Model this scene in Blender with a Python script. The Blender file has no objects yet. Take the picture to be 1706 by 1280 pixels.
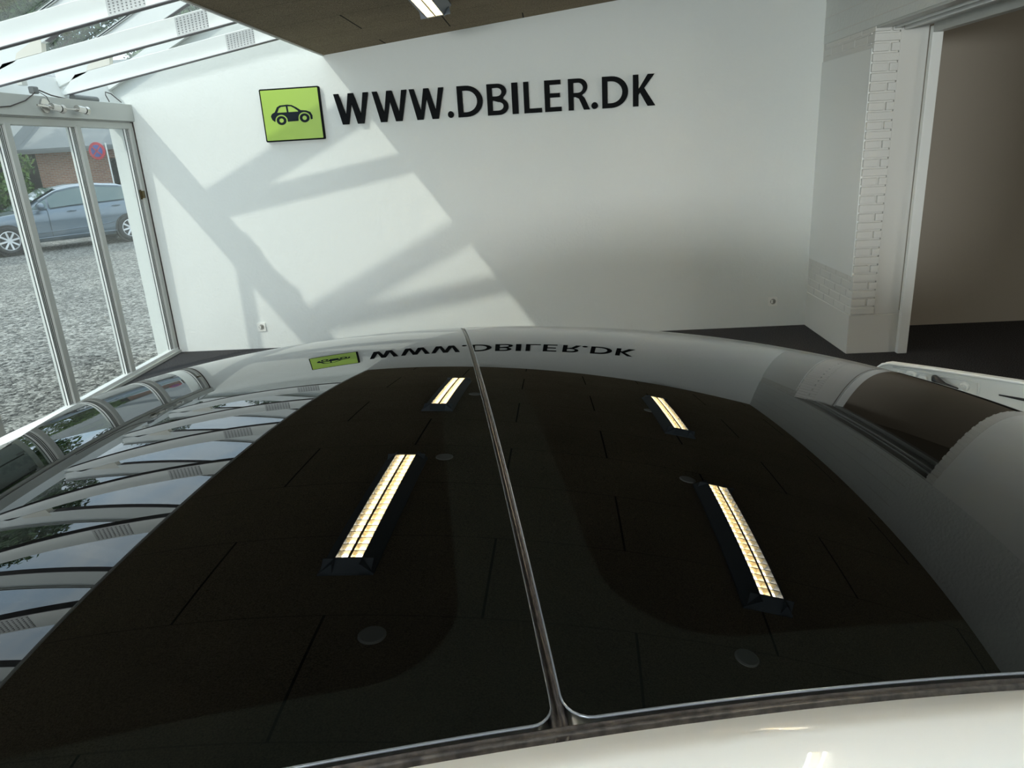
import bpy, bmesh, math, random
from mathutils import Vector, Matrix, noise
R = math.radians
PI = math.pi
SC = bpy.context.scene
C = SC.collection
random.seed(7)

# ---------------------------------------------------------------- camera
def cam_matrix(pitch, yaw, roll):
    sp, cp, sy, cy = math.sin(pitch), math.cos(pitch), math.sin(yaw), math.cos(yaw)
    fwd = Vector((-sy*cp, cy*cp, -sp)); right = Vector((cy, sy, 0)); up = right.cross(fwd)
    c, s = math.cos(roll), math.sin(roll)
    r2 = c*right + s*up; u2 = -s*right + c*up
    return Matrix((r2, u2, -fwd)).transposed().to_4x4()
cd = bpy.data.cameras.new('camera'); cam = bpy.data.objects.new('camera', cd); C.objects.link(cam)
cd.sensor_width = 36; cd.lens = 1213.54/1706*36; cd.clip_start = .02; cd.clip_end = 500
m = cam_matrix(.315378, .06292, -.059422); m.translation = Vector((0, 0, 1.765))
cam.matrix_world = m
SC.camera = cam
SC.view_settings.view_transform = 'Standard'; SC.view_settings.look = 'None'
SC.view_settings.gamma = 1; SC.view_settings.exposure = 0.2
SC.view_settings.use_curve_mapping = False

# ---------------------------------------------------------------- sky
W = bpy.data.worlds.new('sky'); SC.world = W; W.use_nodes = True
nt = W.node_tree; nt.nodes.clear()
def N(t, **k):
    n = nt.nodes.new(t)
    for a, b in k.items(): setattr(n, a, b)
    return n
out = N('ShaderNodeOutputWorld'); bg = N('ShaderNodeBackground'); tc = N('ShaderNodeTexCoord')
mp = N('ShaderNodeMapping'); mp.inputs['Scale'].default_value = (1, 1, 2.2)
ns = N('ShaderNodeTexNoise'); ns.inputs['Scale'].default_value = 2.3; ns.inputs['Detail'].default_value = 7; ns.inputs['Roughness'].default_value = .55
cr = N('ShaderNodeValToRGB'); cr.color_ramp.elements[0].position = .40; cr.color_ramp.elements[1].position = .60
cr.color_ramp.elements[0].color = (.50, .66, .86, 1); cr.color_ramp.elements[1].color = (.90, .95, 1.0, 1)
bg.inputs['Strength'].default_value = 2.1
L_ = nt.links
L_.new(tc.outputs['Generated'], mp.inputs['Vector']); L_.new(mp.outputs['Vector'], ns.inputs['Vector'])
L_.new(ns.outputs['Fac'], cr.inputs['Fac']); L_.new(cr.outputs['Color'], bg.inputs['Color']); L_.new(bg.outputs[0], out.inputs[0])

# ---------------------------------------------------------------- sun
sd = bpy.data.lights.new('sun', 'SUN'); sun = bpy.data.objects.new('sun', sd); C.objects.link(sun)
sd.energy = 1.7; sd.angle = R(1.2); sd.color = (1, .97, .90)
sun.rotation_euler = Vector((.98, 1.0, -1.41)).to_track_quat('-Z', 'Y').to_euler()
sun.location = (-8, -6, 12)

# added fill lamps, standing in for daylight behind camera and in side room
def area(name, loc, target, sx, sy, power, col):
    a = bpy.data.lights.new(name, 'AREA'); a.shape = 'RECTANGLE'; a.size = sx; a.size_y = sy; a.energy = power; a.color = col
    o = bpy.data.objects.new(name, a); C.objects.link(o); o.location = loc
    o.rotation_euler = (Vector(target)-Vector(loc)).to_track_quat('-Z', 'Y').to_euler(); return o
area('shop_front_fill_light', (-1.7, -7.9, 2.12), (1.9, 6, 1.3), 3.4, 1.05, 560, (.95, 1, 1))
area('side_room_fill_light', (7.9, 1.5, 1.5), (3, 5, 1.3), 2.5, 1.6, 60, (1, .97, .85))

# ---------------------------------------------------------------- materials
MATS = {}
def mat(name, color=(.8, .8, .8), rough=.5, metal=0, spec=.5, coat=0, ior=1.5, emit=None, es=0, build=None):
    if name in MATS: return MATS[name]
    m = bpy.data.materials.new(name); m.use_nodes = True
    t = m.node_tree; b = t.nodes['Principled BSDF']
    b.inputs['Base Color'].default_value = (*color, 1); b.inputs['Roughness'].default_value = rough
    b.inputs['Metallic'].default_value = metal; b.inputs['IOR'].default_value = ior
    b.inputs['Specular IOR Level'].default_value = spec
    b.inputs['Coat Weight'].default_value = coat; b.inputs['Coat Roughness'].default_value = .02
    if emit: b.inputs['Emission Color'].default_value = (*emit, 1); b.inputs['Emission Strength'].default_value = es
    if build: build(t, b)
    MATS[name] = m
    return m
def nn(t, ty, **k):
    n = t.nodes.new(ty)
    for a, b in k.items():
        if a in n.inputs.keys(): n.inputs[a].default_value = b
        else: setattr(n, a, b)
    return n
def ramp(t, fac, stops):
    r = t.nodes.new('ShaderNodeValToRGB'); e = r.color_ramp.elements
    while len(e) < len(stops): e.new(.5)
    for i, (p, c) in enumerate(stops): e[i].position = p; e[i].color = (*c, 1)
    t.links.new(fac, r.inputs['Fac']); return r.outputs['Color']
def bump(t, b, h, strength, dist=.01):
    bp = nn(t, 'ShaderNodeBump', Strength=strength, Distance=dist)
    t.links.new(h, bp.inputs['Height']); t.links.new(bp.outputs['Normal'], b.inputs['Normal'])
def noise_bump(scale, strength, dist=.005, colvar=None, detail=4):
    def f(t, b):
        c = nn(t, 'ShaderNodeTexCoord'); n = nn(t, 'ShaderNodeTexNoise', Scale=scale, Detail=detail)
        t.links.new(c.outputs['Object'], n.inputs['Vector'])
        if strength: bump(t, b, n.outputs['Fac'], strength, dist)
        if colvar: t.links.new(ramp(t, n.outputs['Fac'], colvar), b.inputs['Base Color'])
    return f
M_wall = mat('white_plaster', (.745, .765, .735), .75, build=noise_bump(38, .5, .006))
M_white = mat('white_paint', (.85, .86, .835), .45, build=noise_bump(60, .12, .003))
M_brick = mat('white_painted_brick', (.74, .73, .69), .55, build=noise_bump(90, .3, .003))
M_panel = mat('painted_board', (.72, .71, .67), .5, build=noise_bump(30, .1, .003))
M_frame = mat('grey_window_paint', (.52, .53, .50), .4, build=noise_bump(50, .08, .003))
M_frame_light = mat('pale_window_profile', (.74, .75, .73), .35)
M_gasket = mat('dark_gasket', (.03, .035, .035), .5)
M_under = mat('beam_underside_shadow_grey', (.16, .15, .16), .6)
def troldtekt(t, b):
    c = nn(t, 'ShaderNodeTexCoord'); n = nn(t, 'ShaderNodeTexNoise', Scale=160, Detail=3); n2 = nn(t, 'ShaderNodeTexNoise', Scale=2.5, Detail=3)
    t.links.new(c.outputs['Object'], n.inputs['Vector']); t.links.new(c.outputs['Object'], n2.inputs['Vector'])
    a = ramp(t, n.outputs['Fac'], [(.32, (.15, .118, .078)), (.66, (.42, .335, .225))])
    g = ramp(t, n2.outputs['Fac'], [(.3, (.85, .85, .85)), (.7, (1, 1, 1))])
    mx = nn(t, 'ShaderNodeMixRGB', blend_type='MULTIPLY', Fac=1)
    t.links.new(a, mx.inputs['Color1']); t.links.new(g, mx.inputs['Color2'])
    # board joints: rows .61 deep, boards 1.2 long, staggered by half
    sx = nn(t, 'ShaderNodeSeparateXYZ'); t.links.new(c.outputs['Object'], sx.inputs[0])
    def math_(op, x, y=None):
        q = nn(t, 'ShaderNodeMath', operation=op)
        for i, v in enumerate((x, y)):
            if v is None: continue
            if isinstance(v, (int, float)): q.inputs[i].default_value = v
            else: t.links.new(v, q.inputs[i])
        return q.outputs[0]
    yy = math_('ADD', sx.outputs['Y'], 30 - 6.10 + .61*6)
    row = math_('DIVIDE', yy, .61)
    fr = math_('FRACT', row); fl = math_('FLOOR', row)
    jy = math_('LESS_THAN', math_('ABSOLUTE', math_('SUBTRACT', fr, .5)), .494)
    par = math_('MODULO', fl, 2)
    xx = math_('DIVIDE', math_('ADD', math_('ADD', sx.outputs['X'], 12 + 1.35), math_('MULTIPLY', par, .6)), 1.2)
    fx = math_('FRACT', xx)
    jx = math_('LESS_THAN', math_('ABSOLUTE', math_('SUBTRACT', fx, .5)), .4955)
    both = math_('MULTIPLY', math_('ADD', math_('MULTIPLY', jy, .45), .55), jx)
    both = math_('ADD', math_('MULTIPLY', both, .88), .12)
    m2 = nn(t, 'ShaderNodeMixRGB', blend_type='MULTIPLY', Fac=1)
    t.links.new(mx.outputs[0], m2.inputs['Color1']); t.links.new(both, m2.inputs['Color2'])
    t.links.new(m2.outputs[0], b.inputs['Base Color']); bump(t, b, n.outputs['Fac'], .5, .004)
M_ceil = mat('wood_wool_board', rough=.9, spec=.1, build=troldtekt)
def carpet(t, b):
    c = nn(t, 'ShaderNodeTexCoord'); n = nn(t, 'ShaderNodeTexNoise', Scale=130, Detail=4, Roughness=.7)
    t.links.new(c.outputs['Object'], n.inputs['Vector'])
    t.links.new(ramp(t, n.outputs['Fac'], [(.4, (.012, .012, .013)), (.66, (.115, .112, .115))]), b.inputs['Base Color'])
    bump(t, b, n.outputs['Fac'], .6, .006)
M_carpet = mat('dark_needle_felt', rough=.95, spec=.15, build=carpet)
def gravel(t, b):
    c = nn(t, 'ShaderNodeTexCoord')
    v = nn(t, 'ShaderNodeTexVoronoi', Scale=26); v2 = nn(t, 'ShaderNodeTexVoronoi', Scale=62); n = nn(t, 'ShaderNodeTexNoise', Scale=.8, Detail=4)
    for q in (v, v2, n): t.links.new(c.outputs['Object'], q.inputs['Vector'])
    mx = nn(t, 'ShaderNodeMixRGB', blend_type='MIX', Fac=.45)
    t.links.new(v.outputs['Color'], mx.inputs['Color1']); t.links.new(v2.outputs['Color'], mx.inputs['Color2'])
    bw = nn(t, 'ShaderNodeRGBToBW'); t.links.new(mx.outputs[0], bw.inputs[0])
    col = ramp(t, bw.outputs[0], [(.22, (.035, .036, .034)), (.45, (.145, .143, .135)), (.75, (.44, .435, .41))])
    g = ramp(t, n.outputs['Fac'], [(.35, (.8, .8, .78)), (.65, (1.05, 1.04, 1.0))])
    m2 = nn(t, 'ShaderNodeMixRGB', blend_type='MULTIPLY', Fac=1); t.links.new(col, m2.inputs['Color1']); t.links.new(g, m2.inputs['Color2'])
    t.links.new(m2.outputs[0], b.inputs['Base Color'])
    inv = nn(t, 'ShaderNodeMath', operation='SUBTRACT'); inv.inputs[0].default_value = 1; t.links.new(v.outputs['Distance'], inv.inputs[1])
    bump(t, b, inv.outputs[0], .8, .02)
M_gravel = mat('grey_gravel', rough=.9, spec=.2, build=gravel)
def glass_mat(name, tint, ior=1.5):
    m = bpy.data.materials.new(name); m.use_nodes = True; t = m.node_tree; t.nodes.clear()
    o = t.nodes.new('ShaderNodeOutputMaterial'); mx = t.nodes.new('ShaderNodeMixShader')
    tr = t.nodes.new('ShaderNodeBsdfTransparent'); gl = t.nodes.new('ShaderNodeBsdfGlossy'); fr = t.nodes.new('ShaderNodeFresnel')
    ge = t.nodes.new('ShaderNodeNewGeometry'); mi = t.nodes.new('ShaderNodeMapRange')   # same reflectance from either side of the thin pane
    mi.inputs['To Min'].default_value = ior; mi.inputs['To Max'].default_value = 1/ior
    t.links.new(ge.outputs['Backfacing'], mi.inputs['Value']); t.links.new(mi.outputs[0], fr.inputs['IOR']); tr.inputs['Color'].default_value = (*tint, 1); gl.inputs['Roughness'].default_value = 0
    t.links.new(fr.outputs[0], mx.inputs[0]); t.links.new(tr.outputs[0], mx.inputs[1]); t.links.new(gl.outputs[0], mx.inputs[2]); t.links.new(mx.outputs[0], o.inputs[0])
    MATS[name] = m; return m
M_glass = glass_mat('window_glass', (.94, .97, .95))
# car
def frit(t, b):
    a = nn(t, 'ShaderNodeAttribute', attribute_name='clear')
    t.links.new(ramp(t, a.outputs['Fac'], [(.42, (.0034, .0047, .0043)), (.58, (.0007, .0008, .0008))]), b.inputs['Base Color'])
M_roofglass = mat('black_tinted_glass', (.003, .004, .004), 0.0, ior=1.48, build=frit)
M_carglass = mat('dark_side_glass', (.006, .008, .008), .02, ior=1.6)
M_carwhite = mat('white_car_paint', (.86, .90, .91), .28, coat=1.0)
M_inner = mat('white_inner_panel', (.76, .80, .80), .4, coat=.3, build=noise_bump(40, .15, .003))
M_rubber = mat('black_rubber', (.022, .022, .026), .35)
M_trim = mat('dark_trim', (.05, .048, .046), .32, build=noise_bump(120, .2, .002, [(.35, (.035, .034, .038)), (.7, (.115, .108, .105))]))
M_edge = mat('glass_edge_bead', (.20, .22, .25), .2, metal=.4)
M_plastic = mat('black_plastic', (.02, .02, .02), .5)
M_alloy = mat('alloy_wheel', (.72, .73, .74), .3, metal=.6)
M_tyre = mat('tyre_rubber', (.025, .025, .026), .8)
M_blue = mat('blue_grey_car_paint', (.125, .165, .20), .3, metal=.35, coat=.9)
M_chrome = mat('brushed_steel', (.62, .60, .57), .25, metal=1)
M_green = mat('lime_green_sign', (.36, .53, .075), .4)
M_black = mat('black_sign_letter', (.009, .010, .011), .8, spec=.08)
M_icon = mat('dark_slate_print', (.014, .02, .026), .7, spec=.08)
M_housing = mat('lamp_housing', (.09, .11, .13), .4)
M_tube = mat('lit_tube', (1, .9, .7), .4, emit=(1, .95, .85), es=48)
M_reflector = mat('lamp_reflector', (.85, .72, .42), .3, metal=.3, emit=(1, .72, .30), es=2.2)
M_louvre = mat('lamp_louvre', (.55, .47, .30), .35, metal=.6)
M_disc = mat('grey_ceiling_spot', (.55, .55, .52), .6)
M_socket = mat('white_socket_plastic', (.82, .82, .78), .3)
M_hole = mat('socket_recess', (.30, .29, .26), .5)
M_other = mat('dim_room_paint', (.40, .36, .30), .85, build=noise_bump(30, .3, .004))
def bricks(t, b):
    c = nn(t, 'ShaderNodeTexCoord'); mp = nn(t, 'ShaderNodeMapping'); mp.inputs['Rotation'].default_value = (R(90), 0, 0)
    br = nn(t, 'ShaderNodeTexBrick', Scale=1.0); br.inputs['Brick Width'].default_value = .24; br.inputs['Row Height'].default_value = .067; br.inputs['Mortar Size'].default_value = .012
    br.inputs['Color1'].default_value = (.30, .125, .075, 1); br.inputs['Color2'].default_value = (.42, .20, .12, 1); br.inputs['Mortar'].default_value = (.42, .36, .30, 1)
    t.links.new(c.outputs['Object'], mp.inputs[0]); t.links.new(mp.outputs[0], br.inputs['Vector']); t.links.new(br.outputs['Color'], b.inputs['Base Color'])
M_redbrick = mat('red_brick', rough=.9, build=bricks)
M_roof = mat('grey_roofing', (.22, .235, .235), .8, build=noise_bump(6, .3, .01))
M_dark = mat('dark_timber', (.045, .04, .035), .7)
M_bark = mat('bark', (.09, .07, .05), .9, build=noise_bump(12, .8, .02))
def leafcol(lo, hi):
    def f(t, b):
        o = nn(t, 'ShaderNodeNewGeometry'); r = ramp(t, o.outputs['Random Per Island'], [(0, lo), (1, hi)])
        t.links.new(r, b.inputs['Base Color'])
    return f
M_leaf = mat('tree_leaves', rough=.6, spec=.3, build=leafcol((.022, .05, .018), (.09, .15, .05)))
M_leaf2 = mat('hedge_leaves', rough=.6, spec=.3, build=leafcol((.03, .075, .015), (.13, .21, .05)))
M_pipe = mat('grey_pipe', (.18, .19, .19), .5)
M_cable = mat('dark_cable', (.05, .035, .03), .6)
M_plate = mat('galvanised_plate', (.62, .62, .61), .4, metal=.2)
M_slot = mat('plate_slots', (.25, .25, .25), .6)
M_foot = mat('cream_paint', (.82, .78, .69), .5)
M_red = mat('sign_red', (.42, .03, .05), .4)
M_signblue = mat('sign_blue', (.05, .08, .28), .4)
M_board = mat('grey_shutter', (.30, .33, .34), .55)

# ---------------------------------------------------------------- mesh helpers
class MB:
    def __init__(s): s.v = []; s.f = []
    def box(s, x0, x1, y0, y1, z0, z1):
        b = len(s.v)
        s.v += [(x, y, z) for x in (x0, x1) for y in (y0, y1) for z in (z0, z1)]
        s.f += [tuple(b+i for i in q) for q in ((0,1,3,2),(4,6,7,5),(0,4,5,1),(2,3,7,6),(0,2,6,4),(1,5,7,3))]
        return s
    def hexa(s, p):   # 8 points: bottom 4 (ccw), top 4
        b = len(s.v); s.v += [tuple(q) for q in p]
        s.f += [tuple(b+i for i in q) for q in ((3,2,1,0),(4,5,6,7),(0,1,5,4),(1,2,6,5),(2,3,7,6),(3,0,4,7))]
        return s
    def prism(s, poly, a, b_, axis='y'):
        n = len(poly); o = len(s.v)
        for t in (a, b_):
            for p in poly:
                s.v.append({'y': (p[0], t, p[1]), 'x': (t, p[0], p[1]), 'z': (p[0], p[1], t)}[axis])
        s.f += [tuple(o+i for i in range(n))[::-1], tuple(o+n+i for i in range(n))]
        for i in range(n): j = (i+1) % n; s.f.append((o+i, o+j, o+n+j, o+n+i))
        return s
    def tube(s, pts, r, seg=10, caps=True):
        pts = [Vector(p) for p in pts]; o = len(s.v); n = len(pts)
        rr = r if isinstance(r, (list, tuple)) else [r]*n
        for i, p in enumerate(pts):
            d = (pts[min(i+1, n-1)] - pts[max(i-1, 0)]).normalized()
            a = d.orthogonal().normalized() if i == 0 else (a - d*a.dot(d)).normalized()
            b = d.cross(a)
            for k in range(seg):
                t = 2*PI*k/seg; s.v.append(tuple(p + rr[i]*(math.cos(t)*a + math.sin(t)*b)))
        for i in range(n-1):
            for k in range(seg):
                k2 = (k+1) % seg; s.f.append((o+i*seg+k, o+i*seg+k2, o+(i+1)*seg+k2, o+(i+1)*seg+k))
        if caps:
            s.f.append(tuple(o+k for k in range(seg))[::-1]); s.f.append(tuple(o+(n-1)*seg+k for k in range(seg)))
        return s
    def grid(s, P):
        o = len(s.v); a = len(P); b = len(P[0])
        for row in P: s.v += [tuple(p) for p in row]
        for i in range(a-1):
            for j in range(b-1): s.f.append((o+i*b+j, o+i*b+j+1, o+(i+1)*b+j+1, o+(i+1)*b+j))
        return s
    def build(s, name, mt, parent=None, smooth=False, bevel=0, origin=None, recalc=True):
        me = bpy.data.meshes.new(name)
        off = Vector(parent_origin(parent)) if parent else Vector(origin or (0, 0, 0))
        me.from_pydata([tuple(Vector(v)-off) for v in s.v], [], s.f); me.update()
        if recalc:
            bm = bmesh.new(); bm.from_mesh(me); bmesh.ops.recalc_face_normals(bm, faces=bm.faces); bm.to_mesh(me); bm.free()
        if smooth:
            for p in me.polygons: p.use_smooth = True
        ms = mt if isinstance(mt, (list, tuple)) else [mt]
        for q in ms: me.materials.append(q)
        o = bpy.data.objects.new(name, me); C.objects.link(o)
        if parent: o.parent = parent
        else: o.location = off
        if bevel:
            bv = o.modifiers.new('bevel', 'BEVEL'); bv.width = bevel; bv.segments = 2; bv.limit_method = 'ANGLE'
        return o
ORG = {}
def parent_origin(p):
    return ORG.get(p.name, tuple(p.location))
def tag(o, label=None, cat=None, group=None, kind=None):
    if label: o['label'] = label
    if cat: o['category'] = cat
    if group: o['group'] = group
    if kind: o['kind'] = kind
    return o
def thing(name, loc, label=None, cat=None, group=None, kind=None):
    o = bpy.data.objects.new(name, None); C.objects.link(o); o.location = loc; o.empty_display_size = .1
    ORG[o.name] = tuple(loc)
    return tag(o, label, cat, group, kind)
def sub(mb, name, mt, parent, root_loc, **k):   # a part below another part
    ORG[parent.name] = root_loc
    return mb.build(name, mt, parent, **k)
def kids(o): return [c for c in bpy.data.objects if c.parent == o]
def copy_tree(o, parent=None):
    c = o.copy(); C.objects.link(c); c.parent = parent
    for ch in kids(o): copy_tree(ch, c)
    return c
def flat(name, loops, depth, mt, parent=None, to=None, bevel=0):
    """2D outline with holes, extruded; to(x,y,z)->world"""
    cu = bpy.data.curves.new(name, 'CURVE'); cu.dimensions = '2D'; cu.fill_mode = 'BOTH'; cu.extrude = depth/2
    for lp in loops:
        sp = cu.splines.new('POLY'); sp.points.add(len(lp)-1)
        for i, p in enumerate(lp): sp.points[i].co = (p[0], p[1], 0, 1)
        sp.use_cyclic_u = True
    t = bpy.data.objects.new('tmp', cu); C.objects.link(t)
    me = bpy.data.meshes.new_from_object(t.evaluated_get(bpy.context.evaluated_depsgraph_get()))
    bpy.data.objects.remove(t); bpy.data.curves.remove(cu)
    mb = MB(); mb.v = [to(*v.co) for v in me.vertices]; mb.f = [tuple(p.vertices) for p in me.polygons]
    bpy.data.meshes.remove(me)
    return mb
def arc(cx, cy, rx, ry, a0, a1, n):
    return [(cx+rx*math.cos(R(a0+(a1-a0)*i/n)), cy+ry*math.sin(R(a0+(a1-a0)*i/n))) for i in range(n+1)]

# ================================================================= SETTING
YW, XW, XR = 6.852, -3.742, 2.37
YB = -3.0
YF = -8.0
def ceilz(x): return 2.610 + .1052*(x+1.90)
S = lambda o: tag(o, kind='structure')
# floors and ground
S(MB().box(-3.9, -3.74, YF, YB, -.1, 3.6).build('wall_left', M_wall))
S(MB().box(-3.9, -1.90, YF, YB, 3.45, 3.6).build('ceiling_3', M_white))
S(MB().box(-3.80, 8.2, YF, 6.852, -.12, 0).build('floor', M_carpet))
S(MB().grid([[(x, y, -.03) for y in (-30, 60)] for x in (-70, -3.80)]).build('ground', M_gravel))
# far wall with gable end up to the glass roof
S(MB().prism([(-3.96, -.1), (2.55, -.1), (2.55, 3.35), (-1.80, 3.62), (-3.96, 2.48)], YW, YW+.20).build('wall_back', M_wall))
# ceiling slab (sloping boards) and the fascia above its free edge
S(MB().prism([(-1.90, ceilz(-1.90)), (2.55, ceilz(2.55)), (2.55, 3.9), (-1.90, 3.9)], YF, YW).build('ceiling', M_ceil))
S(MB().box(-1.915, -1.90, YF, YW, 2.600, 3.62).build('trim_1', M_white))
wf = MB().box(-3.9, 2.8, YF-.15, YF, 2.6, 3.6).box(-3.9, -3.45, YF-.15, YF, -.1, 2.6).box(2.45, 2.8, YF-.15, YF, -.1, 2.6)
S(wf.build('wall_front', M_wall))
S(MB().box(-3.45, 2.45, YF-.12, YF-.11, 0, 2.6).build('added_window_3', M_glass))  # unseen glazed opening, added behind the camera to let in fill daylight
# right wall: pier beside the opening, wall beyond, lintel
ZL = 2.430
wr = thing('wall_right', (2.39, 6.2, 0), kind='structure')
MB().box(2.372, 2.82, 5.84, YW, 0, .318).build('plaster_base', M_panel, wr, bevel=.004)
MB().box(2.378, 2.55, 5.90, YW, .318, ZL).build('pier_core', M_panel, wr)
MB().box(2.370, 2.55, 5.855, YW, .63, 2.29).build('smooth_panel', M_white, wr, bevel=.003)
MB().box(2.562, 2.760, 5.850, YW, .318, ZL).build('plaster_infill', M_panel, wr, bevel=.003)
# bricks: real courses on the pier
random.seed(3)
mbk = MB(); ch = .0667; zc = .322; k = 0
while zc < ZL-.03:
    z0, z1 = zc+.005, min(zc+ch-.006, ZL)
    jx = random.uniform(-.002, .002)
    def brick(x0, x1, y0, y1):
        d = random.uniform(0, .004); mbk.box(x0, x1, y0-d, y1, z0+random.uniform(-.001, .001), z1+random.uniform(-.001, .001))
    inband = z1 < .66 or z0 > 2.27
    wx = 2.374
    if k % 2 == 0:
        brick(wx, 2.561, 5.832, 5.95)
        if inband:
            y = 5.955
            while y < YW-.02: mbk.box(wx, wx+.1, y, min(y+.228, YW-.003), z0, z1); y += .238
    else:
        brick(wx, 2.486, 5.832, 5.95 if not inband else 6.06); brick(2.500, 2.561, 5.832, 5.95)
        if inband:
            y = 6.072
            while y < YW-.02: mbk.box(wx, wx+.1, y, min(y+.228, YW-.003), z0, z1); y += .238
    zc += ch; k += 1
mbk.build('brick_courses', M_brick, wr, bevel=.0055)
MB().box(2.384, 2.555, 5.850, YW, .318, ZL).build('mortar', M_brick, wr)
# near pier at the other side of the opening
mbk2 = MB(); zc = 0; k = 0
while zc < ZL-.03:
    z0, z1 = zc+.004, zc+ch-.005
    if k % 2: mbk2.box(2.3725, 2.55, 3.401, 3.4985, z0, z1)
    else: mbk2.box(2.3725, 2.48, 3.401, 3.493, z0, z1); mbk2.box(2.492, 2.55, 3.401, 3.493, z0, z1)
    zc += ch; k += 1
mbk2.build('near_brick_courses', M_brick, wr, bevel=.004)
MB().box(2.3750, 2.82, 3.402, 3.4905, 0, ZL).build('near_mortar', M_brick, wr)
MB().box(2.3725, 2.82, YF, 3.400, 0, ZL).build('near_wall', M_white, wr)
MB().box(2.372, 2.60, YF, YW, ZL, 3.35).build('upper_wall', M_wall, wr)
mj = MB(); zz = ZL+.06
while zz < 2.95: mj.box(2.3695, 2.373, 3.6, YW, zz, zz+.006); zz += .0667*2
mj.build('upper_joints', M_panel, wr)
MB().box(2.60, 2.90, YF, YW, ZL+.02, 3.35).build('lintel_core', M_wall, wr)
S(MB().box(2.757, 2.832, 5.79, 5.835, 0, 2.405).build('trim_2', M_white, bevel=.004))
S(MB().box(2.757, 2.832, 3.49, 3.535, 0, 2.405).build('trim_3', M_white, bevel=.004))
S(MB().box(2.757, 2.832, 3.535, 5.79, 2.36, 2.43).build('trim_4', M_frame, bevel=.004))
# steel profiles under the lintel
lt = thing('trim_5', (2.6, 4.7, 2.43), kind='structure')
MB().box(2.38, 2.47, 3.5, 5.83, 2.415, 2.432).build('soffit_plate', M_frame, lt)
MB().box(2.505, 2.512, 3.5, 5.83, 2.405, 2.432).build('thin_bead', M_frame_light, lt)
MB().box(2.575, 2.615, 3.5, 5.83, 2.395, 2.440).build('pale_rail', M_frame_light, lt, bevel=.006)
MB().box(2.615, 2.757, 3.5, 5.83, 2.42, 2.450).build('rail_bed', M_frame, lt)
# the room beyond the opening
S(MB().box(2.82, 8.2, 6.66, 6.80, -.1, 2.75).build('wall_2', M_other))
S(MB().box(8.1, 8.2, YB, 6.66, -.1, 2.75).build('wall_3', M_other))
S(MB().box(2.9, 8.2, YB, 6.66, 2.7, 2.8).build('ceiling_2', M_other))
S(MB().box(2.82, 8.2, YB-.1, YB, -.1, 2.75).build('wall_4', M_other))

# ----------------------------------------------------------------- window wall
wn = thing('window_1', (XW, 2, 0), kind='structure')
mull = [6.815, 6.03, 5.215, 4.40, 3.585, 2.77, 1.955, 1.14, .325, -.49, -1.305, -2.12, -2.93]
MB().box(XW-.05, XW+.012, YB, YW-.005, .0, .055).build('bottom_rail', M_frame_light, wn, bevel=.004)
MB().box(XW-.02, XW+.035, YB, YW-.005, 0, .028).build('threshold', M_frame, wn, bevel=.003)
MB().box(XW-.05, XW+.008, YB, YW-.005, 2.105, 2.158).build('top_rail', M_frame, wn, bevel=.004)
for y in mull:
    w = .032
    MB().box(XW-.05, XW+.010, y-w, y+w, .05, 2.12).build('mullion', M_frame, wn, bevel=.004)
    gb = MB().box(XW-.05, XW-.010, y-.078, y-.032, .055, 2.105).build('glazing_bead', M_frame_light, wn)
    g = MB()
    for dy, ww in ((-.036, .0030), (-.054, .0035), (-.069, .0035)): g.box(XW-.014, XW-.0092, y+dy-ww, y+dy+ww, .055, 2.105)
    g.box(XW-.0305, XW-.0235, y-.0795, y-.076, .055, 2.105)
    g.build('gasket', M_gasket, wn)
for a, b in zip(mull[1:], mull[:-1]):
    MB().box(XW-.030, XW-.024, a+.03, b-.03, .05, 2.11).build('pane', M_glass, wn)
MB().box(XW-.02, XW+.018, 6.846, 6.8515, 0, 2.165).build('corner_seal', M_cable, wn)
MB().box(XW-.04, XW+.004, 6.765, 6.775, 1.49, 1.575).box(XW-.0, XW+.02, 6.775, 6.80, 1.50, 1.565).build('hinge', mat('brass_hinge', (.12, .09, .04), .4, metal=.7), wn)
# header board and eaves box above it
S(MB().box(-3.742, -3.705, YB, YW-.002, 2.168, 2.312).build('trim_6', M_frame, bevel=.003))
S(MB().box(-3.95, -3.752, YB, YW, 2.16, 2.28).prism([(-3.98, 2.28), (-3.80, 2.28), (-3.88, 2.49), (-3.98, 2.49)], YB, YW).build('trim_7', M_white))
# outer roof panes: one per bay
frames = [6.107-.812*i for i in range(12)]
def gz(x): return 2.69 + .5*(x+3.56)
gr = thing('window_2', (-2.9, 2, 2.9), kind='structure')
edges = [6.835] + frames
for a, b in zip(edges[1:], edges[:-1]):
    a = max(a, YB)
    MB().hexa([(-3.95, a, gz(-3.95)+.012), (-1.9, a, gz(-1.9)+.012), (-1.9, b, gz(-1.9)+.012), (-3.95, b, gz(-3.95)+.012),
               (-3.95, a, gz(-3.95)+.020), (-1.9, a, gz(-1.9)+.020), (-1.9, b, gz(-1.9)+.020), (-3.95, b, gz(-3.95)+.020)]).build('roof_pane', M_glass, gr)

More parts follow.
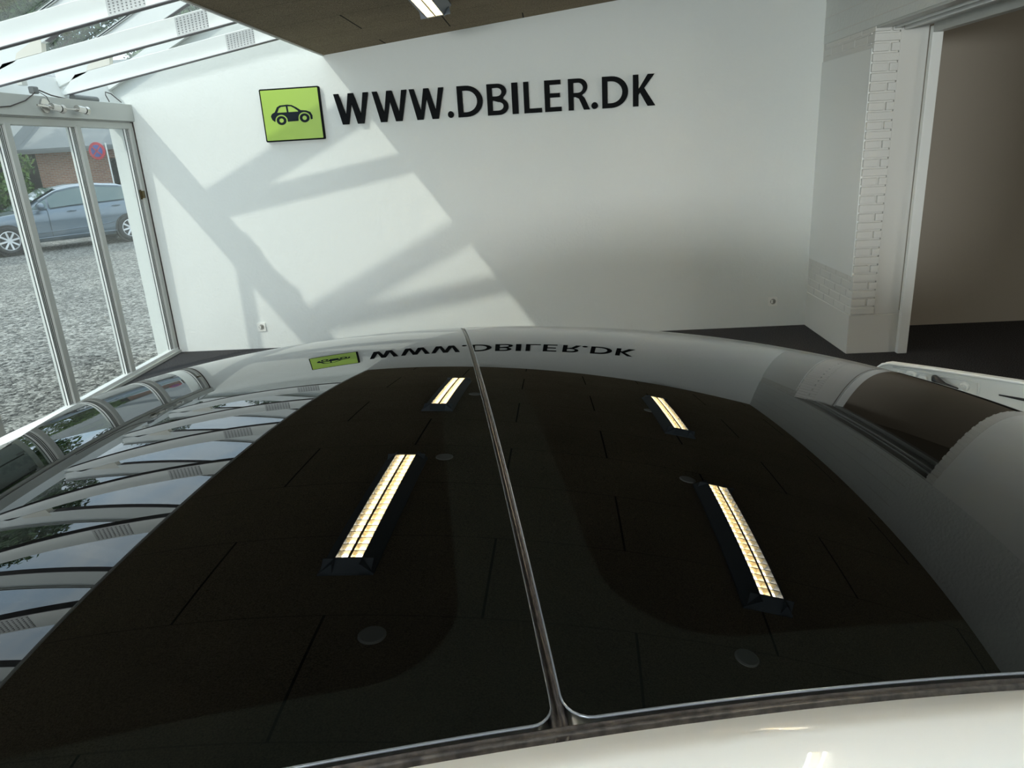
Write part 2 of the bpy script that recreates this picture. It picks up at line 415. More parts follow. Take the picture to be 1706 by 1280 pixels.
# ----------------------------------------------------------------- rafters
def al(x): return 2.6475 + .169*(x+2.083)
def blo(x): return 2.78 + .48*(x+3.03)
def make_rafter():
    r = thing('rafter', (-2.9, 0, 2.5), None, 'rafter', 'white timber rafters under the glass roof')
    w = .024
    MB().prism([(-3.86, al(-3.86)), (-1.916, al(-1.916)), (-1.916, al(-1.916)+.125), (-3.70, al(-3.70)+.125)], -w, w).build('lower_beam', M_white, r, bevel=.003)
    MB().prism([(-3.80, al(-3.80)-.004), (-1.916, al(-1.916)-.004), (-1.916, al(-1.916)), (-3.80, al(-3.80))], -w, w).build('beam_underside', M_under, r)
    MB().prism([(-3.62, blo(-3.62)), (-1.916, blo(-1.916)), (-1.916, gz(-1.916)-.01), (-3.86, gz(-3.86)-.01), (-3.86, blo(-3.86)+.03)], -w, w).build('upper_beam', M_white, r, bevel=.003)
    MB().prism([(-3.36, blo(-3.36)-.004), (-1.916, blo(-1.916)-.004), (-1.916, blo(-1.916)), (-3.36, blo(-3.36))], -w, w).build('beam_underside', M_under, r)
    MB().prism([(-3.86, gz(-3.86)-.01), (-1.916, gz(-1.916)-.01), (-1.916, gz(-1.916)+.010), (-3.86, gz(-3.86)+.010)], -.036, .036).build('glazing_bar', M_frame_light, r)
    g = MB()
    for yy in (-.038, .036): g.prism([(-3.86, gz(-3.86)-.004), (-1.916, gz(-1.916)-.004), (-1.916, gz(-1.916)+.004), (-3.86, gz(-3.86)+.004)], yy, yy+.002)
    g.build('glazing_seal', M_gasket, r)
    p = MB(); s_ = MB()
    p.prism([(-2.44, al(-2.44)+.006), (-2.215, al(-2.215)+.006), (-2.215, al(-2.215)+.119), (-2.44, al(-2.44)+.119)], -w-.0015, w+.0015)
    for i in range(9):
        x = -2.428+.0255*i
        for j in range(7):
            z = al(x)+.014+j*.0148
            s_.box(x, x+.009, -w-.0028, w+.0028, z, z+.007)
    pl = p.build('nail_plate', M_plate, r); sub(s_, 'plate_slots', M_slot, pl, tuple(r.location))
    f = MB().prism([(-3.60, al(-3.60)+.126), (-3.40, al(-3.40)+.126), (-3.38, blo(-3.38)+.05), (-3.58, blo(-3.58)+.04)], -w-.001, w+.001).build('foot_plate', M_foot, r)
    return r
ordinal = ['nearest to the lettered wall', 'second from the lettered wall', 'third from the lettered wall', 'fourth from the lettered wall', 'fifth from the lettered wall', 'sixth from the lettered wall', 'seventh from the lettered wall', 'eighth from the lettered wall', 'ninth from the lettered wall', 'tenth from the lettered wall', 'eleventh from the lettered wall']
r0 = make_rafter()
for i, y in enumerate(frames[:11]):
    o = r0 if i == 0 else copy_tree(r0)
    o.location.y = y
    o['label'] = 'white timber rafter pair under the glass roof, ' + ordinal[i]
# gable bar against the wall
tag(MB().prism([(-3.86, gz(-3.86)-.10), (-1.916, gz(-1.916)-.13), (-1.916, gz(-1.916)+.010), (-3.86, gz(-3.86)+.010)], 6.80, 6.85).build('trim_8', M_white), kind='structure')

# ================================================================= CEILING LAMPS
def make_lamp():
    r = thing('ceiling_lamp', (0, 0, 0), None, 'ceiling lamp', 'fluorescent louvre lamps on the board ceiling')
    L, w, d = 1.30, .118, .075
    hb = MB()   # sloped housing sides
    for sx in (-1, 1):
        hb.prism([(sx*w, 0), (sx*w, -.012), (sx*.060, -d), (sx*.056, -d), (sx*.056, 0)], -L/2, L/2)
    for sy in (-1, 1):
        hb.prism([(sy*L/2, 0), (sy*L/2, -.012), (sy*(L/2-.05), -d), (sy*(L/2-.055), -d), (sy*(L/2-.055), 0)], -w*.9, w*.9, axis='x')
    hb.build('housing', M_housing, r)
    MB().box(-.056, .056, -L/2+.05, L/2-.05, -.012, -.006).build('reflector', M_reflector, r)
    for sx in (-1, 1):
        MB().tube([(sx*.030, -L/2+.06, -.038), (sx*.030, L/2-.06, -.038)], .013, 10).build('tube', M_tube, r)
    lv = MB()
    n = 21
    for i in range(n+1):
        y = -L/2+.06+(L-.12)*i/n
        lv.box(-.056, .056, y-.0025, y+.0025, -d+.004, -.040)
    lv.box(-.006, .006, -L/2+.06, L/2-.06, -d+.002, -.03)
    lv.build('louvre', M_louvre, r)
    return r
l0 = make_lamp()
tilt = math.atan(.1052)
spots = [(-.745, 5.03), (-.745, 2.64), (1.075, 5.03), (1.075, 2.66), (-.745, .24), (1.075, .24)]
lab = ['lit louvre lamp nearest the lettered wall, on the side of the glass roof', 'lit louvre lamp, middle one of the row beside the glass roof',
       'lit louvre lamp nearest the lettered wall, on the side of the wide opening', 'lit louvre lamp, middle one of the row on the opening side',
       'lit louvre lamp above the photographer, last of the row beside the glass roof', 'lit louvre lamp above the photographer, last of the row on the opening side']
for i, (x, y) in enumerate(spots):
    o = l0 if i == 0 else copy_tree(l0)
    o.location = (x, y, ceilz(x)-.001); o.rotation_euler = (0, -tilt, 0); o['label'] = lab[i]
def disc(x, y, label):
    mb = MB().tube([(0, 0, 0), (0, 0, -.006), (0, 0, -.010)], [.052, .052, .044], 24)
    o = mb.build('ceiling_spotlight', M_disc, None, smooth=False)
    o.location = (x, y, ceilz(x)+.001); o.rotation_euler = (0, -tilt, 0)
    tag(o, label, 'spotlight', 'small round ceiling spots')
for x, y, w_ in [(-.53, 5.03, 'glass-roof side, beside the lamp nearest the lettered wall'), (-.535, 3.33, 'glass-roof side, between the two lamps'), (-.54, 1.60, 'glass-roof side, behind the middle lamp'),
              (.95, 5.11, 'opening side, beside the lamp nearest the lettered wall'), (.94, 3.39, 'opening side, between the two lamps'), (.90, 1.67, 'opening side, behind the middle lamp')]:
    disc(x, y, 'small round ceiling spot on the ' + w_)

# ================================================================= WALL SIGN
sg = thing('wall_sign', (-2.245, YW, 2.141), 'square lime green sign plate with a dark car pictogram on the wall', 'sign')
def rrect(x0, x1, z0, z1, r, n=5):
    return arc(x1-r, z1-r, r, r, 0, 90, n)+arc(x0+r, z1-r, r, r, 90, 180, n)+arc(x0+r, z0+r, r, r, 180, 270, n)+arc(x1-r, z0+r, r, r, 270, 360, n)
def wy(yc): return lambda x, y, z: (x, yc-z, y)
flat('s', [rrect(-2.513, -1.976, 1.920, 2.364, .012)], .036, None, to=wy(YW-.020)).build('backing_plate', M_black, sg)
flat('s', [rrect(-2.501, -1.988, 1.932, 2.352, .006)], .004, None, to=wy(YW-.040)).build('green_face', M_green, sg)
def icon(mt, par):
    X = lambda u: -2.436+(u-80)*.376/169.; Z = lambda v: 2.226-(v-155)*.0018
    body = [(80,205),(86,194),(98,187),(110,164),(122,157),(152,155),(170,158),(188,170),(204,184),(226,187),(242,195),(249,212),(248,228),(240,230)]
    fw = arc(216, 221, 25, 27, -20, -180, 12)     # wheel arch (screen coords, y down)
    rw = arc(121, 227, 25, 27, 10, -180, 12)
    low = [(x, y) for x, y in fw] + [(190, 233), (147, 234)] + [(x, y) for x, y in rw] + [(94, 232), (84, 222)]
    outer = [(X(a), Z(b)) for a, b in body+low]
    win1 = [(X(a), Z(b)) for a, b in [(108, 190), (117, 170), (126, 164), (146, 163), (147, 190)]]
    win2 = [(X(a), Z(b)) for a, b in [(154, 190), (153, 163), (166, 164), (180, 174), (193, 187), (193, 190)]]
    flat('i', [outer, win1[::-1], win2[::-1]], .003, None, to=wy(YW-.0425)).build('car_pictogram', mt, par)
    for cx, cy in ((121, 227), (216, 221)):
        o_ = [(X(a), Z(b)) for a, b in arc(cx, cy, 20, 21, 0, 360, 24)[:-1]]
        i_ = [(X(a), Z(b)) for a, b in arc(cx, cy, 9, 10, 0, 360, 20)[:-1]]
        flat('w', [o_, i_[::-1]], .003, None, to=wy(YW-.0425)).build('wheel_ring', mt, par)
icon(M_icon, sg)
# letters: unit cap height 1, stroke s
def glyph(ch, w, s):
    if ch == 'W':
        a = .20*w
        return [[(0, 1), (s*.95, 1), (.285*w+.02, .28), (.42*w, 1), (.42*w+s*1.0, 1), (.735*w, .28), (w-s, 1), (w, 1), (.80*w, 0), (.62*w, 0), (.49*w, .68), (.355*w, 0), (.18*w, 0)]]
    if ch == '.': return [arc(w/2, .11, w/2, .11, 0, 360, 20)[:-1]]
    if ch == 'I': return [[(0, 0), (w, 0), (w, 1), (0, 1)]]
    if ch == 'L': return [[(0, 0), (w, 0), (w, s*.8), (s, s*.8), (s, 1), (0, 1)]]
    if ch == 'E': return [[(0, 0), (w, 0), (w, s*.8), (s, s*.8), (s, .45), (w*.92, .45), (w*.92, .45+s*.75), (s, .45+s*.75), (s, 1-s*.8), (w*.98, 1-s*.8), (w*.98, 1), (0, 1)]]
    if ch == 'D':
        return [[(0, 0)]+arc(w*.36, .5, w*.64, .5, -90, 90, 18)+[(0, 1)], ([(s, s*.85)]+arc(w*.34, .5, w*.64-s*.95, .5-s*.85, -90, 90, 16)+[(s, 1-s*.85)])[::-1]]
    if ch == 'B':
        o_ = [(0, 0)]+arc(w*.55, .27, w*.45, .27, -90, 62, 12)+arc(w*.50, .76, w*.43, .24, -50, 90, 12)+[(0, 1)]
        h1 = [(s, s*.8)]+arc(w*.52, .28, w*.25, .28-s*.8, -90, 90, 10)+[(s, .48)]
        h2 = [(s, .60)]+arc(w*.48, .735, w*.22, .135, -90, 90, 10)+[(s, .87)]
        return [o_, h1[::-1], h2[::-1]]
    if ch == 'R':
        o_ = [(0, 0), (s, 0), (s, .42), (w*.34, .42), (w*.50, .36), (w*.72, 0), (w, 0), (w*.76, .38), (w*.64, .46)]+arc(w*.50, .735, w*.40, .265, -62, 90, 12)+[(0, 1)]
        h = [(s, .55)]+arc(w*.46, .71, w*.23, .16, -90, 90, 10)+[(s, .87)]
        return [o_, h[::-1]]
    if ch == 'K':
        return [[(0, 0), (s, 0), (s, .36), (s*1.3, .44), (w*.66, 0), (w, 0), (w*.50, .57), (w*.96, 1), (w*.66, 1), (s*1.25, .60), (s, .54), (s, 1), (0, 1)]]
LT = [('W', -1.855, -1.546, 'first'), ('W', -1.511, -1.203, 'second'), ('W', -1.183, -.877, 'third'), ('.', -.854, -.803, 'first'), ('D', -.762, -.540, 'first'), ('B', -.500, -.316, ''),
      ('I', -.283, -.229, ''), ('L', -.179, -.024, ''), ('E', .003, .149, ''), ('R', .209, .395, ''), ('.', .408, .464, 'second'), ('D', .503, .726, 'last'), ('K', .769, .960, '')]
for ch_, x0, x1, w_ in LT:
    H = .256 if ch_ != '.' else .256
    w = (x1-x0)/H; s = .046/H
    loops = [[(p[0]*H+x0, p[1]*H+2.031) for p in lp] for lp in glyph(ch_, w, s)]
    mb = flat('l', loops, .022, None, to=wy(YW-.026))
    if ch_ == '.': lbl = 'raised black dot of the wall lettering, ' + ('between the third W and the first D' if w_ == 'first' else 'between the R and the last D')
    else: lbl = 'raised black letter %s on the white wall%s' % (ch_, (', ' + w_ + ' ' + ch_ + ' of the line of letters') if w_ else ' in the line of letters')
    o = mb.build('sign_dot' if ch_ == '.' else 'sign_letter', M_black, None, origin=((x0+x1)/2, YW, 2.16))
    tag(o, lbl, 'letter' if ch_ != '.' else 'dot', 'raised black wall lettering')
# sockets
for x, z, l in [(-2.855, .218, 'small white wall socket left of the car, under the sun patches'), (2.065, .240, 'small white wall socket near the brick pier')]:
    so = thing('wall_socket', (x, YW, z), l, 'socket', 'white wall sockets')
    flat('p', [rrect(x-.041, x+.041, z-.041, z+.041, .006)], .010, None, to=wy(YW-.005)).build('cover_plate', M_socket, so)
    flat('r', [arc(x+.002, z, .026, .026, 0, 360, 20)[:-1]], .003, None, to=wy(YW-.0115)).build('socket_face', M_hole, so)
    MB().box(x-.016, x-.004, YW-.020, YW-.010, z-.014, z+.016).build('switch', M_socket, so)
    MB().box(x+.010, x+.015, YW-.0145, YW-.0125, z-.012, z+.012).build('slot', M_gasket, so)

# twin spotlight on header board
sl = thing('twin_spotlight', (-3.705, 5.66, 2.23), 'brushed steel twin spotlight fixed to the grey header board', 'spotlight')
MB().tube([(-3.705, 5.62, 2.245), (-3.690, 5.62, 2.245)], [.052, .050], 28).build('rosette', M_chrome, sl)
MB().tube([(-3.69, 5.62, 2.245), (-3.655, 5.62, 2.235)], .010, 12).build('stem', M_chrome, sl)
MB().tube([(-3.655, 5.47, 2.240), (-3.655, 5.63, 2.232), (-3.652, 5.98, 2.228)], .0065, 10).build('bar', M_chrome, sl)
for y in (5.62, 5.93):
    h = MB().tube([(-3.652, y, 2.236), (-3.650, y+.085, 2.226)], .026, 20).build('lamp_head', M_chrome, sl)
    sub(MB().tube([(-3.650, y+.085, 2.226), (-3.650, y+.098, 2.2245)], .021, 20), 'collar', M_rubber, h, tuple(sl.location))
    sub(MB().tube([(-3.650, y+.098, 2.2245), (-3.649, y+.125, 2.222)], [.027, .033], 20), 'rim', M_chrome, h, tuple(sl.location))
# junction box with cables
jb = thing('junction_box', (-3.73, 5.57, 2.37), 'grey junction box with loose cables above the header board', 'junction box')
MB().box(-3.74, -3.70, 5.535, 5.60, 2.325, 2.375).build('box', M_pipe, jb, bevel=.008)
MB().box(-3.78, -3.74, 5.49, 5.55, 2.38, 2.46).build('transformer', M_socket, jb, bevel=.004)
MB().tube([(-3.70, 5.545, 2.33), (-3.700, 5.42, 2.27), (-3.700, 5.25, 2.225), (-3.70, 5.0, 2.20), (-3.70, 4.5, 2.19)], .004, 8).build('cable', M_cable, jb)
MB().tube([(-3.70, 5.60, 2.35), (-3.715, 5.75, 2.325), (-3.73, 5.95, 2.312)], .005, 8).build('cable', M_cable, jb)
MB().tube([(-3.70, 5.59, 2.34), (-3.695, 5.66, 2.31), (-3.695, 5.68, 2.27)], .0025, 8).build('cable', M_cable, jb)
tag(MB().tube([(-3.79, 6.13, 2.335), (-3.79, 6.46, 2.335)], .026, 18).build('grey_tube', M_pipe), 'dark grey tube lying on the header board near the wall corner', 'tube')
tag(MB().tube([(-3.76, 6.60, 2.325), (-3.77, 6.58, 2.38), (-3.80, 6.64, 2.41), (-3.80, 6.72, 2.40), (-3.76, 6.79, 2.33)], .004, 8).build('loose_cable', M_cable), 'thin cable loop hanging above the header board in the corner', 'cable')
# grey shutter outside the fifth pane
sh = thing('louvre_shutter', (-3.86, 4.0, 0), 'grey shutter of wide horizontal boards outside the window wall', 'shutter')
for i in range(5):
    z = .10+i*.40
    b_ = MB().box(-3.865, -3.845, 3.30, 4.30, z, z+.365).build('shutter_board', M_board, sh, bevel=.003)
    sub(MB().box(-3.844, -3.840, 4.19, 4.27, z+.30, z+.35), 'bracket', M_pipe, b_, tuple(sh.location))
MB().box(-3.872, -3.866, 3.62, 4.30, .05, 2.10).build('shutter_back', M_plastic, sh)
for y in (3.30, 4.30): MB().box(-3.885, -3.835, y-.025, y+.025, -.03, 2.15).build('shutter_post', M_frame, sh, bevel=.004)

# ================================================================= WHITE CAR
TH = R(12.6); CT, ST = math.cos(TH), math.sin(TH)
CF = [1.41546, -.014511, -.158354, -.099641, .007274, -.322677, -.014269, -.094374, .022186, -.127802, -.084557, .050599, -.138639, -.033746, -.183902]
TM = [(0,0),(0,1),(1,0),(0,2),(1,1),(2,0),(0,3),(1,2),(2,1),(3,0),(0,4),(1,3),(2,2),(3,1),(4,0)]
def xy(u, v): return (u*CT - v*ST, u*ST + v*CT)
def surf(x, y):
    a, b = (x-.2)/1.5, (y-1.0)
    return sum(c*a**i*b**j for c, (i, j) in zip(CF, TM))
def su(u, v): x, y = xy(u, v); return surf(x, y)
def pt(u, v, dz=0): x, y = xy(u, v); return (x, y, surf(x, y)+dz)
VC = .99
x_, y_ = xy(.12, VC)
CAR = (x_, y_, 0)
car = thing('white_car', CAR, 'white car with black panoramic glass roof filling the foreground', 'car')
def strip_u(v): return .058+.056*v
# glass panels: grid over u,v clipped to rounded outline by mapping
def glass_panel(u0f, u1f, v0, v1, rc, nu, nv, inner):
    """rounded-corner panel; u0f,u1f functions of v. Rows follow v; the u-range narrows at the corners"""
    P = []; attr = []
    vs = []
    for j in range(nv+1):
        t = j/nv; vs.append(v0 + (v1-v0)*t)
    ext = [v0 + rc[0]*(1-math.cos(PI/2*k/6)) for k in range(1, 6)] + [v1 - rc[1]*(1-math.cos(PI/2*k/6)) for k in range(1, 6)]
    vs = sorted(vs+ext)
    for v in vs:
        row = []
        def ins(r):
            d = min(v-v0, 1e9)
            i0 = r[0]-math.sqrt(max(0, r[0]**2-(r[0]-d)**2)) if d < r[0] else 0
            d2 = v1-v
            i1 = r[1]-math.sqrt(max(0, r[1]**2-(r[1]-d2)**2)) if d2 < r[1] else 0
            return max(i0, i1)
        a, b = u0f(v)+ins((rc[0] if rc[2] else 1e-6, rc[3])), u1f(v)-ins((rc[0], rc[1]))
        for i in range(nu+1):
            u = a+(b-a)*i/nu; row.append((u, v))
        P.append(row)
    return P
def build_glass(name, P, inner, label):
    mb = MB().grid([[pt(u, v) for u, v in row] for row in P])
    n = len(mb.v)
    o = mb.build(name, M_roofglass, car, smooth=True, recalc=False)
    me = o.data
    if me.polygons[0].normal.z < 0: me.flip_normals()
    at = me.attributes.new('clear', 'FLOAT', 'POINT')
    k = 0; cu, cv, hu, hv, r = inner
    for row in P:
        for u, v in row:
            qx, qy = abs(u-.056*(v-.9)-cu)-(hu-r), abs(v-cv)-(hv-r)
            d = math.hypot(max(qx, 0), max(qy, 0))+min(max(qx, qy), 0)-r
            at.data[k].value = min(1, max(0, .5-d/.010)); k += 1
    if label: o['label'] = label
    return o
V0, V1 = .383, 1.615
PL = glass_panel(lambda v: -.615, lambda v: strip_u(v)-.0045, V0, V1, (.014, .02, False, .10), 150, 190, None)
PR = glass_panel(lambda v: strip_u(v)+.0045, lambda v: 1.62, V0, V1, (.020, .02, True, .02), 220, 190, None)
gl = build_glass('front_roof_glass', PL, (-.2535, .995, .3015, .56, .075), 'black roof glass panel left of the cross seam')
gr_ = build_glass('rear_roof_glass', PR, (.864, .995, .696, .56, .10), 'black roof glass panel right of the cross seam')
def bead(P, name, skip=0):
    """thin pale edge line round a panel"""
    ring = P[0] + [r[-1] for r in P[1:]] + P[-1][::-1][1:] + [r[0] for r in P[::-1][1:-1]]
    pts = [pt(u, v, -.0012) for u, v in ring]
    q = [pts[0]]
    for p in pts[1:]:
        if (Vector(p)-Vector(q[-1])).length > .003: q.append(p)
    q.append(q[0])
    return MB().tube(q, .0013, 6, caps=False)
sub(bead(PL, 'e'), 'edge_bead', M_edge, gl, CAR, smooth=True)
sub(bead(PR, 'e'), 'edge_bead', M_edge, gr_, CAR, smooth=True)
# rubber seals in the seam and along both sides
def ribbon(path, prof, name, mt, par=car):
    """path: list of (u,v) with side dir; prof: (offset, dz)"""
    P = []
    for (u, v, du, dv) in path: P.append([pt(u+du*o, v+dv*o, dz) for o, dz in prof])
    return MB().grid(P).build(name, mt, par, smooth=True)
seam = [(strip_u(v), v, 1, -.05) for v in [.372+(1.62-.372)*i/90 for i in range(91)]]
ribbon(seam, [(-.007, -.010), (-.0045, -.004), (-.002, -.0055), (0, -.0085), (.002, -.0055), (.0045, -.004), (.007, -.010)], 'seam_seal', M_trim)
for vv, sg_ in ((V0, -1), (V1, 1)):
    pth = [(u, vv, 0, sg_) for u in [-.66+(1.64+.66)*i/140 for i in range(141)]]
    ribbon(pth, [(-.004, -.012), (.001, -.0045), (.003, -.0032), (.0045, -.0050), (.0065, -.0035), (.0085, -.0038), (.0115, -.012)], 'side_seal', M_trim)
# body shell: lofted cross sections
def smax(a, b, k=.05): h = max(k-abs(a-b), 0)/k; return max(a, b)+h*h*k*.25
def decks(u):
    if u > 0: return .93-.10*max(0, u-1.4)-.10*max(0, u-2.1)**2*4
    return 1.03-.12*max(0, -u-1.45)-.35*max(0, -u-2.05)**2*4
def station(u):
    wz = 1.0
    if u > 1.9: wz = 1-.30*((u-1.9)/.62)**2
    if u < -1.75: wz = 1-.22*((-u-1.75)/.45)**2
    row = []
    dk = decks(u)
    edge = {sgn: su(u, VC+sgn*.60*wz) for sgn in (-1, 1)}
    for sgn in (1, -1):
        half = []
        def top(dv, dz):
            s = su(u, VC+sgn*dv) if dv < .62 else edge[sgn]-.35*(dv-.60)
            return smax(s+dz, dk-.10*dv*dv*2)
        for dv, dz in ((.0, -.022), (.2, -.022), (.4, -.022), (.56, -.022), (.595, -.014), (.613, -.014)): half.append((dv, top(dv, dz)))
        e = edge[sgn]
        for dv, z in ((.6185, e-.012), (.6205, e-.006), (.640, e-.009), (.665, e-.017), (.69, e-.030), (.715, e-.052), (.735, e-.080), (.75, e-.115)): half.append((dv, smax(z, dk-.10*dv*dv*2-.004)))
        zb = min(.93, dk-.06)
        half += [(.86, zb), (.905, zb-.04), (.93, .74), (.928, .50), (.90, .30), (.80, .20), (.0, .18)]
        row.append([(VC+sgn*dv*wz, z) for dv, z in half])
    ring = row[0] + row[1][::-1][1:-1]
    return [(*xy(u, v), z) for v, z in ring]
us = [-2.2+4.72*i/118 for i in range(119)]
rings = [station(u) for u in us]
mb = MB(); n = len(rings[0])
for rg in rings: mb.v += [tuple(p) for p in rg]
for i in range(len(rings)-1):
    for j in range(n): j2 = (j+1) % n; mb.f.append((i*n+j, i*n+j2, (i+1)*n+j2, (i+1)*n+j))
mb.f.append(tuple(range(n))); mb.f.append(tuple((len(rings)-1)*n+j for j in range(n)))
mb.build('body_shell', M_carwhite, car, smooth=True)
# side windows
for sgn in (-1, 1):
    for a, b in ((-1.0, .02), (.08, 1.05)):
        P = []
        for i in range(25):
            u = a+(b-a)*i/24; e = su(u, VC+sgn*.60); col = []
            for t in range(9):
                t /= 8; dv = .757+(.858-.757)*t; z = (e-.135)*(1-t)+.955*t
                col.append((*xy(u, VC+sgn*(dv+.004)), z))
            P.append(col)
        MB().grid(P).build('side_window', M_carglass, car, smooth=True)
def wheel(parent, root, c, ax, r, w, spokes, mt, name='wheel'):
    """c centre, ax outward unit axis"""
    ax = Vector(ax).normalized(); up = Vector((0, 0, 1)); fw = up.cross(ax)
    def ringpt(rad, off, t): return Vector(c)+ax*off+rad*(math.cos(t)*fw+math.sin(t)*up)
    mb = MB(); prof = [(r*.66, -w/2), (r*.95, -w/2), (r, -w*.36), (r, w*.36), (r*.95, w/2), (r*.70, w/2), (r*.68, w*.40)]
    P = [[ringpt(a, o, 2*PI*k/40) for a, o in prof] for k in range(41)]
    ty = mb.grid(P).build(name, M_tyre, parent, smooth=True)
    rim = MB(); rim.grid([[ringpt(a, o, 2*PI*k/40) for a, o in ((r*.69, w*.42), (r*.64, w*.44), (r*.61, w*.34), (r*.60, 0))] for k in range(41)])
    for k in range(spokes):
        t = 2*PI*k/spokes+.2; d = .10
        p = [ringpt(r*.12, w*.36, t-.55), ringpt(r*.64, w*.40, t-d), ringpt(r*.64, w*.40, t+d), ringpt(r*.12, w*.36, t+.55)]
        q = [x-ax*.03 for x in p]; rim.hexa([*q, *p])
    rim.tube([Vector(c)+ax*w*.30, Vector(c)+ax*w*.40], r*.15, 16)
    sub(rim, 'alloy_rim', mt, ty, root)
    sub(MB().tube([Vector(c)-ax*.02, Vector(c)+ax*.01], r*.60, 24), 'brake_disc', M_plastic, ty, root)
    return ty
for u in (-1.36, 1.52):
    for sgn in (-1, 1):
        x, y = xy(u, VC+sgn*.845)
        wheel(car, CAR, (x, y, .335), (-ST*sgn, CT*sgn, 0), .335, .22, 5, M_alloy)
# raised white panel on the far side, seen past the roof
dr = MB()
A_, B_ = Vector((1.235, 2.745, 0)), Vector((1.95, 2.085, 0)); dd = (B_-A_).normalized(); nn_ = Vector((-dd.y, dd.x, 0))
if nn_.y < 0: nn_ = -nn_
ln = (B_-A_).length
outl = [(0, .80), (0, .872), (.022, .893), (.045, .900), (.20, .903), (ln, .905), (ln, .30), (.10, .30), (.02, .42)]
def dpt(s, z, o): return tuple(A_+dd*s+nn_*o+Vector((0, 0, z)))
n = len(outl)
dr.v = [dpt(s, z, .0) for s, z in outl]+[dpt(s, z, .035) for s, z in outl]
dr.f = [tuple(range(n)), tuple(n+i for i in range(n))[::-1]]+[(i, (i+1) % n, n+(i+1) % n, n+i) for i in range(n)]
door = dr.build('open_panel', M_inner, car); door['label'] = 'bare white inner side of the opened panel'
lip = MB().tube([dpt(s, z, -.004) for s, z in [(0, .80), (0, .872), (.022, .893), (.045, .900), (.20, .903), (ln, .905)]], .0055, 8)
sub(lip, 'folded_lip', M_carwhite, door, CAR, smooth=True)
stm = MB()
for s, z, r_ in ((.085, .866, .010), (.125, .868, .017), (.165, .858, .017), (.30, .856, .016)):
    stm = MB().tube([dpt(s, z, .002), dpt(s, z, -.006), dpt(s, z, -.009), dpt(s, z, -.0085), dpt(s, z, -.013)], [r_*1.25, r_, r_*.7, r_*.35, r_*.3], 20)
    sub(stm, 'pressed_boss', M_inner, door, CAR)
sw = MB().tube([dpt(s, z, -.002) for s, z in [(.06, .889), (.18, .886), (.22, .880), (.30, .884), (.345, .880), (.35, .84), (.33, .80)]], .0035, 8)
sub(sw, 'pressed_swage', M_inner, door, CAR, smooth=True)
rb = MB().tube([dpt(.205, .874, -.004), dpt(.213, .873, -.022), dpt(.228, .866, -.026), dpt(.245, .858, -.022), dpt(.262, .852, -.014), dpt(.285, .846, -.006)], [.011, .0145, .013, .0085, .007, .0045], 16)
sub(rb, 'rubber_buffer', M_rubber, door, CAR, smooth=True)
sub(MB().hexa([dpt(.41, .846, -.003), dpt(.56, .836, -.003), dpt(.56, .836, .004), dpt(.41, .846, .004), dpt(.41, .850, -.003), dpt(.56, .850, -.003), dpt(.56, .850, .004), dpt(.41, .850, .004)]), 'slot', M_rubber, door, CAR)

# ================================================================= OUTSIDE: parked car
FW, RW = Vector((-12.56, 16.62, 0)), Vector((-10.78, 18.68, 0))
hd = (FW-RW).normalized(); nr = Vector((hd.y, -hd.x, 0))
if nr.dot(Vector((-1, 1, 0))) < 0: nr = -nr           # away from the window
wb = (FW-RW).length
O = RW.copy(); pc = (O + hd*wb*.5 + nr*.8)
PC = (pc.x, pc.y, 0)
pcar = thing('parked_car', PC, 'blue grey hatchback parked on the gravel outside the window wall', 'car')
def W_(a, b, z): p = O + hd*a + nr*b; return (p.x, p.y, z)      # a forward from rear axle, b across (0 = near wheel face)
BWID = 1.72; MID = BWID/2-.02
def lerp(t, tab):
    for (a, x), (b, y) in zip(tab, tab[1:]):
        if t <= b: return x+(y-x)*max(0, (t-a)/(b-a))
    return tab[-1][1]
belt = [(-.80, .86), (-.6, .98), (0, 1.02), (1.2, .98), (2.1, .93), (2.75, .88), (3.3, .78), (3.62, .62)]
roof = [(-.80, .88), (-.62, 1.06), (-.35, 1.30), (.0, 1.44), (.6, 1.50), (1.1, 1.49), (1.5, 1.42), (1.9, 1.22), (2.35, .97), (2.75, .90), (3.3, .80), (3.62, .64)]
sill = .20
def ps(a):
    zb, zr = lerp(a, belt), lerp(a, roof); zr = max(zr, zb+.012)
    wz = 1.0
    if a > 2.9: wz = 1-.30*((a-2.9)/.72)**2
    if a < -.4: wz = 1-.16*((-a-.4)/.4)**2
    h = [(.0, zr), (.35, zr-.008), (.55, zr-.035), (.62, zr-min(.09, (zr-zb)*.5)), (.74, zb+.0+(zr-zb)*.12), (.80, zb), (.845, zb-.06), (.86, .66), (.835, .55), (.85, .42), (.83, .28), (.76, sill), (0, sill-.02)]
    ring = [(MID+d*wz, z) for d, z in h]+[(MID-d*wz, z) for d, z in h[::-1][1:-1]]
    return [W_(a, b, z) for b, z in ring]
mb = MB(); st = [-.80+4.42*i/70 for i in range(71)]; rg = [ps(a) for a in st]; n = len(rg[0])
for q in rg: mb.v += q
for i in range(len(rg)-1):
    for j in range(n): j2 = (j+1) % n; mb.f.append((i*n+j, i*n+j2, (i+1)*n+j2, (i+1)*n+j))
mb.f += [tuple(range(n)), tuple((len(rg)-1)*n+j for j in range(n))]
mb.build('body_shell', M_blue, pcar, smooth=True)
